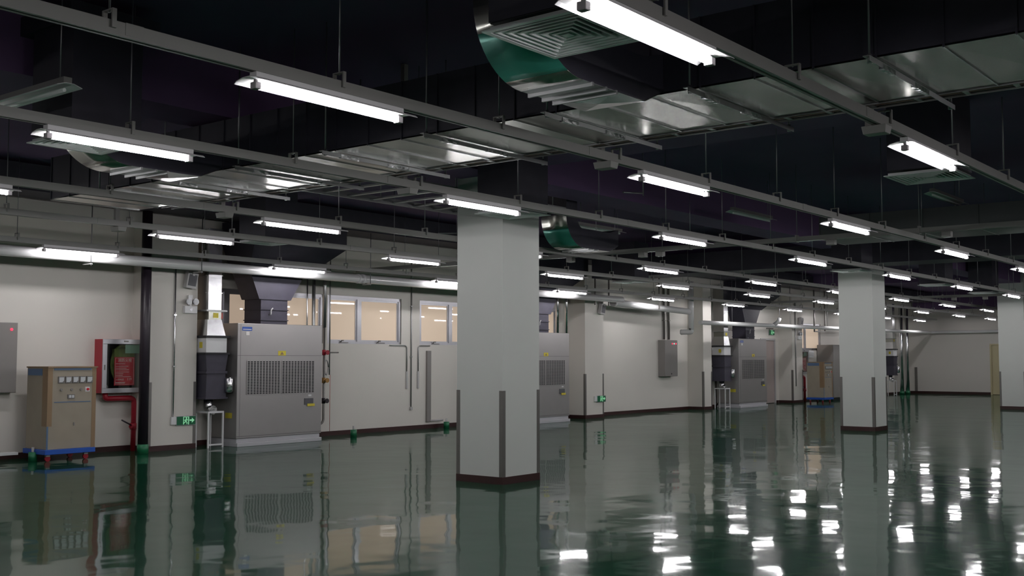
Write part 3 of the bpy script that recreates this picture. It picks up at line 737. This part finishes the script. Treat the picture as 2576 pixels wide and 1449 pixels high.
# exit signs
def exit_sign(x0, x1, yb, z0, z1, label, box=True, hang=False):
    t = thing('exit_sign', ((x0+x1)/2, yb, z0), label, 'exit sign', 'green exit signs')
    w_, h_ = x1-x0, z1-z0; yf = yb-.03
    part('housing', B(x0-.006, x1+.006, yf, yb, z0-.006, z1+.006), 'alu', t)
    p_ = part('face', B(x0, x1, yf-.004, yf, z0, z1), 'signgreen', t, 'dark green lit face')
    def U(u, v): return (x0+u*w_, z0+v*h_)
    s = MB(); ya, yb2 = yf-.007, yf-.004
    s.prism([U(.33, .05), U(.365, .05), U(.365, .97), U(.33, .97)], 'y', ya, yb2); s.prism([U(.60, .02), U(.645, .05), U(.645, .97), U(.60, .97)], 'y', ya, yb2); s.prism([U(.365, .90), U(.60, .90), U(.60, .97), U(.365, .97)], 'y', ya, yb2)
    part('door_pictogram', s, 'signlit', p_)
    s = MB()
    s.prism([U(.50+.035*math.cos(a*.63), .78+.10*math.sin(a*.63)) for a in range(10)], 'y', ya, yb2)
    s.prism([U(.46, .66), U(.53, .66), U(.50, .38), U(.43, .36)], 'y', ya, yb2)
    s.prism([U(.43, .40), U(.48, .38), U(.42, .22), U(.33, .14), U(.32, .22), U(.38, .26)], 'y', ya, yb2)
    s.prism([U(.46, .40), U(.51, .40), U(.56, .28), U(.55, .08), U(.51, .08), U(.515, .25)], 'y', ya, yb2)
    s.prism([U(.50, .63), U(.57, .50), U(.59, .55), U(.53, .70)], 'y', ya, yb2)
    s.prism([U(.44, .64), U(.38, .52), U(.40, .47), U(.47, .58)], 'y', ya, yb2)
    part('running_figure', s, 'signlit', p_)
    s = MB(); s.prism([U(.68, .44), U(.80, .44), U(.80, .22), U(.94, .52), U(.80, .82), U(.80, .62), U(.68, .62)], 'y', ya, yb2)
    part('arrow', s, 'signlit', p_)
    if box:
        part('junction_box', B(x0-.105, x0-.012, yb-.035, yb, z0+.01, z1), 'white', t, bevel=.003)
    if hang:
        hb = MB(); hb.box(x0-.15, x1-.05, yb-.02, yb, z1+.03, z1+.07); hb.box(x0+.05, x0+.07, yb-.02, yb, z1, z1+.03)
        part('bracket', hb, 'guard', t)
exit_sign(10.555, 10.905, 15.297, .395, .53, 'green running man exit sign low on the left wall pillar')
exit_sign(22.64, 23.0, 15.295, .395, .54, 'green exit sign low on the pillar right of the middle column')
exit_sign(33.46, 33.86, YW-.002, 2.24, 2.40, 'green exit sign high on the wall above the far door', box=False, hang=True)
# loudspeakers and emergency lamps
def speaker(x, z, label, tilt=.12, y=15.3):
    t = thing('loudspeaker', (x, y-.03, z), label, 'loudspeaker', 'wall loudspeakers')
    R_ = Matrix.Translation((x, y-.075, z)) @ Matrix.Rotation(tilt, 4, 'X') @ Matrix.Rotation(.10, 4, 'Y')
    def tb(*a):
        m2 = B(*a); m2.v = [tuple(R_ @ Vector(v)) for v in m2.v]; return m2
    part('cabinet', tb(-.1, .1, -.05, .05, -.135, .135), 'lightgrey', t, bevel=.012)
    part('grille', tb(-.075, .075, -.055, -.049, -.09, .095), 'lead', t)
    c = MB().tube([(.0, -.056, .1), (.0, -.062, .1)], [.03, .024], 12); c.v = [tuple(R_ @ Vector(v)) for v in c.v]
    part('tweeter', c, 'lightgrey', t)
    part('bracket', B(x-.03, x+.03, y-.035, y-.001, z-.03, z+.03), 'guard', t)
speaker(10.74, 2.745, 'light grey loudspeaker tilted on the left wall pillar below the white pipe')
speaker(22.8, 2.7, 'light grey loudspeaker on the pillar right of the middle column', .12)
speaker(34.75, 2.7, 'grey loudspeaker on the wall pillar right of the door', .12)
def twin_lamp(x, z, y, label):
    t = thing('emergency_lamp', (x, y, z), label, 'emergency lamp', 'twin head emergency lamps')
    part('battery_box', B(x-.12, x+.12, y-.06, y, z, z+.12), 'white', t, bevel=.006)
    part('print', MB().prism([(x, z+.03), (x+.03, z+.06), (x, z+.09), (x-.03, z+.06)], 'y', y-.062, y-.06), 'alu', t)
    part('bracket', MB().box(x-.02, x+.02, y-.05, y-.01, z+.12, z+.24).box(x-.04, x+.04, y-.04, y-.01, z+.24, z+.3), 'white', t)
    for s in (-1, 1):
        h_ = MB().tube([(x+s*.065, y-.03, z+.19), (x+s*.065, y-.07, z+.19), (x+s*.065, y-.1, z+.19)], [.03, .05, .052], 14)
        ho = part('lamp_head', h_, 'alu', t)
        part('lens', MB().tube([(x+s*.065, y-.1, z+.19), (x+s*.065, y-.106, z+.19)], .044, 14), 'meterface', ho)
twin_lamp(10.77, 2.205, 15.3, 'white twin head emergency lamp on the left wall pillar')
twin_lamp(34.7, 2.1, 15.3, 'white twin head emergency lamp on the pillar right of the door')
# fire hydrant cabinets
def hydrant(dx, dy, label, plabel):
    x0, x1, yf, yb, z0, z1 = 9.4+dx, 10.19+dx, 15.56+dy, YW+dy, .93, 1.77
    t = thing('hydrant_cabinet', ((x0+x1)/2, yb, z0), label, 'fire cabinet', 'red fire hydrant cabinets')
    c = MB(); c.box(x0, x1, yb-.02, yb, z0, z1); c.box(x0, x0+.015, yf+.02, yb-.02, z0, z1); c.box(x1-.015, x1, yf+.02, yb-.02, z0, z1); c.box(x0+.015, x1-.015, yf+.02, yb-.02, z0, z0+.015); c.box(x0+.015, x1-.015, yf+.02, yb-.02, z1-.015, z1)
    part('box', c, 'red', t)
    part('liner', B(x0+.016, x1-.016, yb-.024, yb-.02, z0+.016, z1-.016), 'black', t)
    f_ = MB(); q = .075
    f_.box(x0, x1, yf, yf+.02, z0, z0+q); f_.box(x0, x1, yf, yf+.02, z1-q, z1); f_.box(x0, x0+q, yf, yf+.02, z0+q, z1-q); f_.box(x1-q, x1, yf, yf+.02, z0+q, z1-q)
    df = part('door_frame', f_, 'alu', t, bevel=.003)
    part('door_plate', B(x0+.36, x0+.44, yf-.003, yf, z1-.045, z1-.02), 'guard', df)
    part('handle', B(x0+.025, x0+.045, yf-.006, yf, z0+.36, z0+.44), 'guard', df)
    # hose reel
    cx, cz = x0+.42, z0+.45; yr = yb-.1
    h_ = MB()
    for k, rr in enumerate((.11, .15, .19, .23)):
        h_.tube([(cx+rr*.8*math.cos(a*math.pi/12), yr, cz+rr*1.25*math.sin(a*math.pi/12)) for a in range(25)], .024, 8, caps=False)
    h_.box(cx-.16, cx+.2, yr-.03, yr+.03, cz+.1, cz+.24)
    part('hose', h_, 'hose', t, 'coiled green hose')
    part('valve', MB().tube([(x0+.12, yr, z0+.02), (x0+.12, yr, z0+.09), (x0+.12, yr-.04, z0+.09)], .04, 10), 'midgrey', t)
    part('pale_tag', B(x0+.40, x0+.66, yf+.026, yf+.028, z1-.22, z1-.085), 'palegreen', t, 'pale green card behind the glass')
    po = part('poster', B(x0+.21, x0+.565, yf+.016, yf+.018, z0+.115, z0+.56), 'posterred', t, 'red instruction poster')
    fm = MB(); a, b_, c_, d_ = x0+.225, x0+.55, z0+.13, z0+.548; e = .004; yy0, yy1 = yf+.0145, yf+.016
    fm.box(a, b_, yy0, yy1, c_, c_+e); fm.box(a, b_, yy0, yy1, d_-e, d_); fm.box(a, a+e, yy0, yy1, c_+e, d_-e); fm.box(b_-e, b_, yy0, yy1, c_+e, d_-e)
    part('poster_border', fm, 'textwhite', po)
    text_part('poster_heading', '消防火栓', .062, (x0+.39, yf+.0145, z0+.505), 'textwhite', po)
    text_part('poster_telephone', '火警电话', .034, (x0+.31, yf+.0145, z0+.205), 'textwhite', po)
    text_part('poster_number', '119', .055, (x0+.475, yf+.0145, z0+.21), 'textwhite', po)
    ln = MB(); random.seed(3)
    for k, zz in enumerate((.455, .415, .385, .36, .325, .3, .275, .25, .165, .15)):
        ln.box(x0+.235, x0+.235+random.uniform(.12, .3), yy0, yy1, z0+zz-.0035, z0+zz+.0035)
    part('poster_lines', ln, 'textwhite', po)
    gl = bpy.data.materials.get('cabinet_glass')
    if not gl:
        gl = mat('cabinet_glass', (.9, .95, .93), .03); gl.node_tree.nodes['Principled BSDF'].inputs['Transmission Weight'].default_value = 1.0
        gl.node_tree.nodes['Principled BSDF'].inputs['IOR'].default_value = 1.45
    part('glass', B(x0+q, x1-q, yf+.006, yf+.010, z0+q, z1-q), gl, df)
    p_ = thing('red_pipe', (x1-.1, yb-.1, 0), plabel, 'pipe', 'red hydrant pipes')
    yp = yb-.13
    part('pipe', MB().tube(bend([(x0+.12, yp, z0-.001), (x0+.12, yp, z0-.09), (x1-.16, yp, z0-.09), (x1-.16, yp, 0)], .09), .042, 12), 'red', p_)
    part('valve_body', MB().tube([(x1-.16, yp, .34), (x1-.16, yp, .44)], .058, 12).tube([(x1-.16, yp, .39), (x1-.23, yp-.03, .39)], .035, 10), 'red', p_)
    part('valve_lever', MB().tube([(x1-.2, yp-.03, .4), (x1-.42, yp-.08, .5)], .012, 8), 'darkpipe', p_)
hydrant(0, 0, 'red fire hydrant cabinet with glass door and red poster on the left wall', 'red pipe below the fire hydrant cabinet at left')
hydrant(25.95, 0, 'far red fire hydrant cabinet beside the pillar right of the door', 'red pipe below the far fire hydrant cabinet')
# wheeled power cabinets
def power_cabinet(x0, yf, label, w_=.745, dp=.58, h_=1.335):
    x1, yb = x0+w_, yf+dp
    t = thing('power_cabinet', ((x0+x1)/2, (yf+yb)/2, 0), label, 'power cabinet', 'cardboard wrapped power cabinets')
    zb = .17
    part('body', B(x0, x1, yf, yb, zb, h_), 'cardboard', t, 'cardboard wrapped body', bevel=.006)
    lid = MB(); lid.box(x0-.01, x1+.02, yf-.02, yb+.01, h_, h_+.018); part('lid', lid, 'tape', t)
    part('deck', B(x0-.03, x1+.0, yf-.03, yb+.02, .1, zb), 'deckblue', t, 'blue trolley deck', bevel=.006)
    for cx in (x0+.06, x1-.1):
        for cy in (yf+.07, yb-.08):
            c = MB(); c.box(cx-.03, cx+.03, cy-.02, cy+.02, .07, .1)
            ca = part('caster', c, 'alu', t)
            part('wheel', MB().tube([(cx, cy-.016, .04), (cx, cy+.016, .04)], .04, 14), 'red', ca)
    tp = MB(); tp.box(x0-.004, x0, yf-.004, yf+.14, .5, h_); tp.box(x0, x0+.07, yf-.004, yf, .5, h_)
    part('tape', tp, 'tape', t, 'brown packing tape')
    part('tape', B(x1-.06, x1+.004, yf-.004, yf, zb, h_), 'tape', t, 'brown packing tape')
    for bb in ((x0-.005, x0-.003, yf+.15, yb-.03, h_-.11, h_-.015), (x0+.09, x1-.08, yf-.006, yf-.004, h_-.035, h_-.01), (x0-.004, x0+.02, yf-.006, yf, zb, .5), (x0+.1, x1-.08, yf-.003, yf, .835, .847)):
        part('blue_edge', B(*bb), 'bluefilm', t)
    for k in range(5):
        a = x0+.15+.11*k
        me = part('meter', B(a, a+.095, yf-.018, yf, 1.115, 1.21), 'casingseam', t)
        part('meter_face', MB().prism([(a+.012, 1.127), (a+.058, 1.127), (a+.083, 1.152), (a+.083, 1.198), (a+.012, 1.198)], 'y', yf-.021, yf-.018), 'meterface', me)
    for a in (.20, .36, .505):
        part('knob', MB().tube([(x0+a, yf, 1.02), (x0+a, yf-.02, 1.02)], .018, 10), 'midgrey', t)
    sw = part('switch_plate', B(x0+.575, x0+.645, yf-.008, yf, .985, 1.055), 'white', t)
    part('red_button', MB().tube([(x0+.61, yf-.008, 1.02), (x0+.61, yf-.03, 1.02)], .018, 12), 'posterred', sw)
    cn = part('counter', B(x0+.30, x0+.41, yf-.012, yf, .89, .95), 'casingseam', t)
    part('counter_window', MB().box(x0+.32, x0+.355, yf-.014, yf-.012, .90, .94).box(x0+.365, x0+.40, yf-.014, yf-.012, .90, .94), 'meterface', cn)
    part('door_lock', B(x0+.40, x0+.42, yf-.012, yf, .5, .545), 'midgrey', t)
    return t
power_cabinet(8.165, 14.92, 'cardboard wrapped power cabinet with five meters on a blue trolley at left')
power_cabinet(34.95, 14.55, 'far cardboard wrapped power cabinet on a blue trolley, left of the second column')
# small things around the far bays
t = thing('control_cabinet', (38.3, 15.5, 0), 'tall grey control cabinet behind the far wheeled cabinet', 'cabinet')
part('body', B(37.35, 39.3, 15.2, YW-.02, .08, 1.95), 'midgrey', t, bevel=.006)
part('plinth', B(37.38, 39.27, 15.23, YW-.04, 0, .08), 'black', t)
for k in range(2):
    a = 37.38+.97*k
    dd = part('door', B(a, a+.93, 15.185, 15.2, .1, 1.92), 'casing', t, bevel=.004); part('handle', B(a+.82, a+.85, 15.165, 15.185, .95, 1.1), 'black', dd)
t = thing('white_wall_box', (36.05, YW, 1.55), 'white box on the wall above the far wheeled cabinet', 'wall box')
part('case', B(36.25, 36.75, YW-.16, YW, 1.5, 1.74), 'white', t, bevel=.006); part('hinge', B(36.75, 36.76, YW-.15, YW-.1, 1.53, 1.71), 'guard', t)
t = thing('hanging_frame', (36, 15.1, 2.4), 'dark hanging pipe frame above the far fire cabinet', 'hanger')
part('frame_bars', MB().box(35.3, 35.34, 14.98, 15.02, 2.36, 3.78).box(36.2, 36.24, 14.98, 15.02, 2.36, 3.78).box(35.34, 36.2, 14.98, 15.02, 2.36, 2.4), 'guard', t)
t = thing('end_guard', (46.94, 15.5, 0), 'grey corner guard at the far end wall beside the twin pipes', 'corner guard')
part('strip', B(46.90, 46.94, 15.42, 15.52, .1, 1.1), 'guard', t)
t = thing('cable_raceway', (6.8, 15.2, 0), 'low white cable trunk on the floor at the left edge', 'cable trunk')
part('channel', B(5.6, 8.0, 15.38, 15.5, .09, .13), 'white', t, bevel=.004)
for xx in (5.9, 7.3): part('foot', B(xx-.03, xx+.03, 15.4, 15.48, 0, .09), 'guard', t)
# sprinkler drops
for i, (x, y, lab) in enumerate(((11.4, 7.0, 'thin sprinkler drop hanging right of the middle column top'), (13.2, 11.6, 'thin sprinkler drop right of the middle column above the fifth lamp row'))):
    t = thing('sprinkler_drop', (x, y, 3.5), lab, 'sprinkler', 'sprinkler drops')
    part('drop_rod', MB().tube([(x, y, 3.45), (x, y, ZC)], .008, 6), 'rod', t)
    part('arm', MB().tube([(x-.02, y, 3.48), (x-.45, y, 3.44)], .012, 6), 'rod', t)
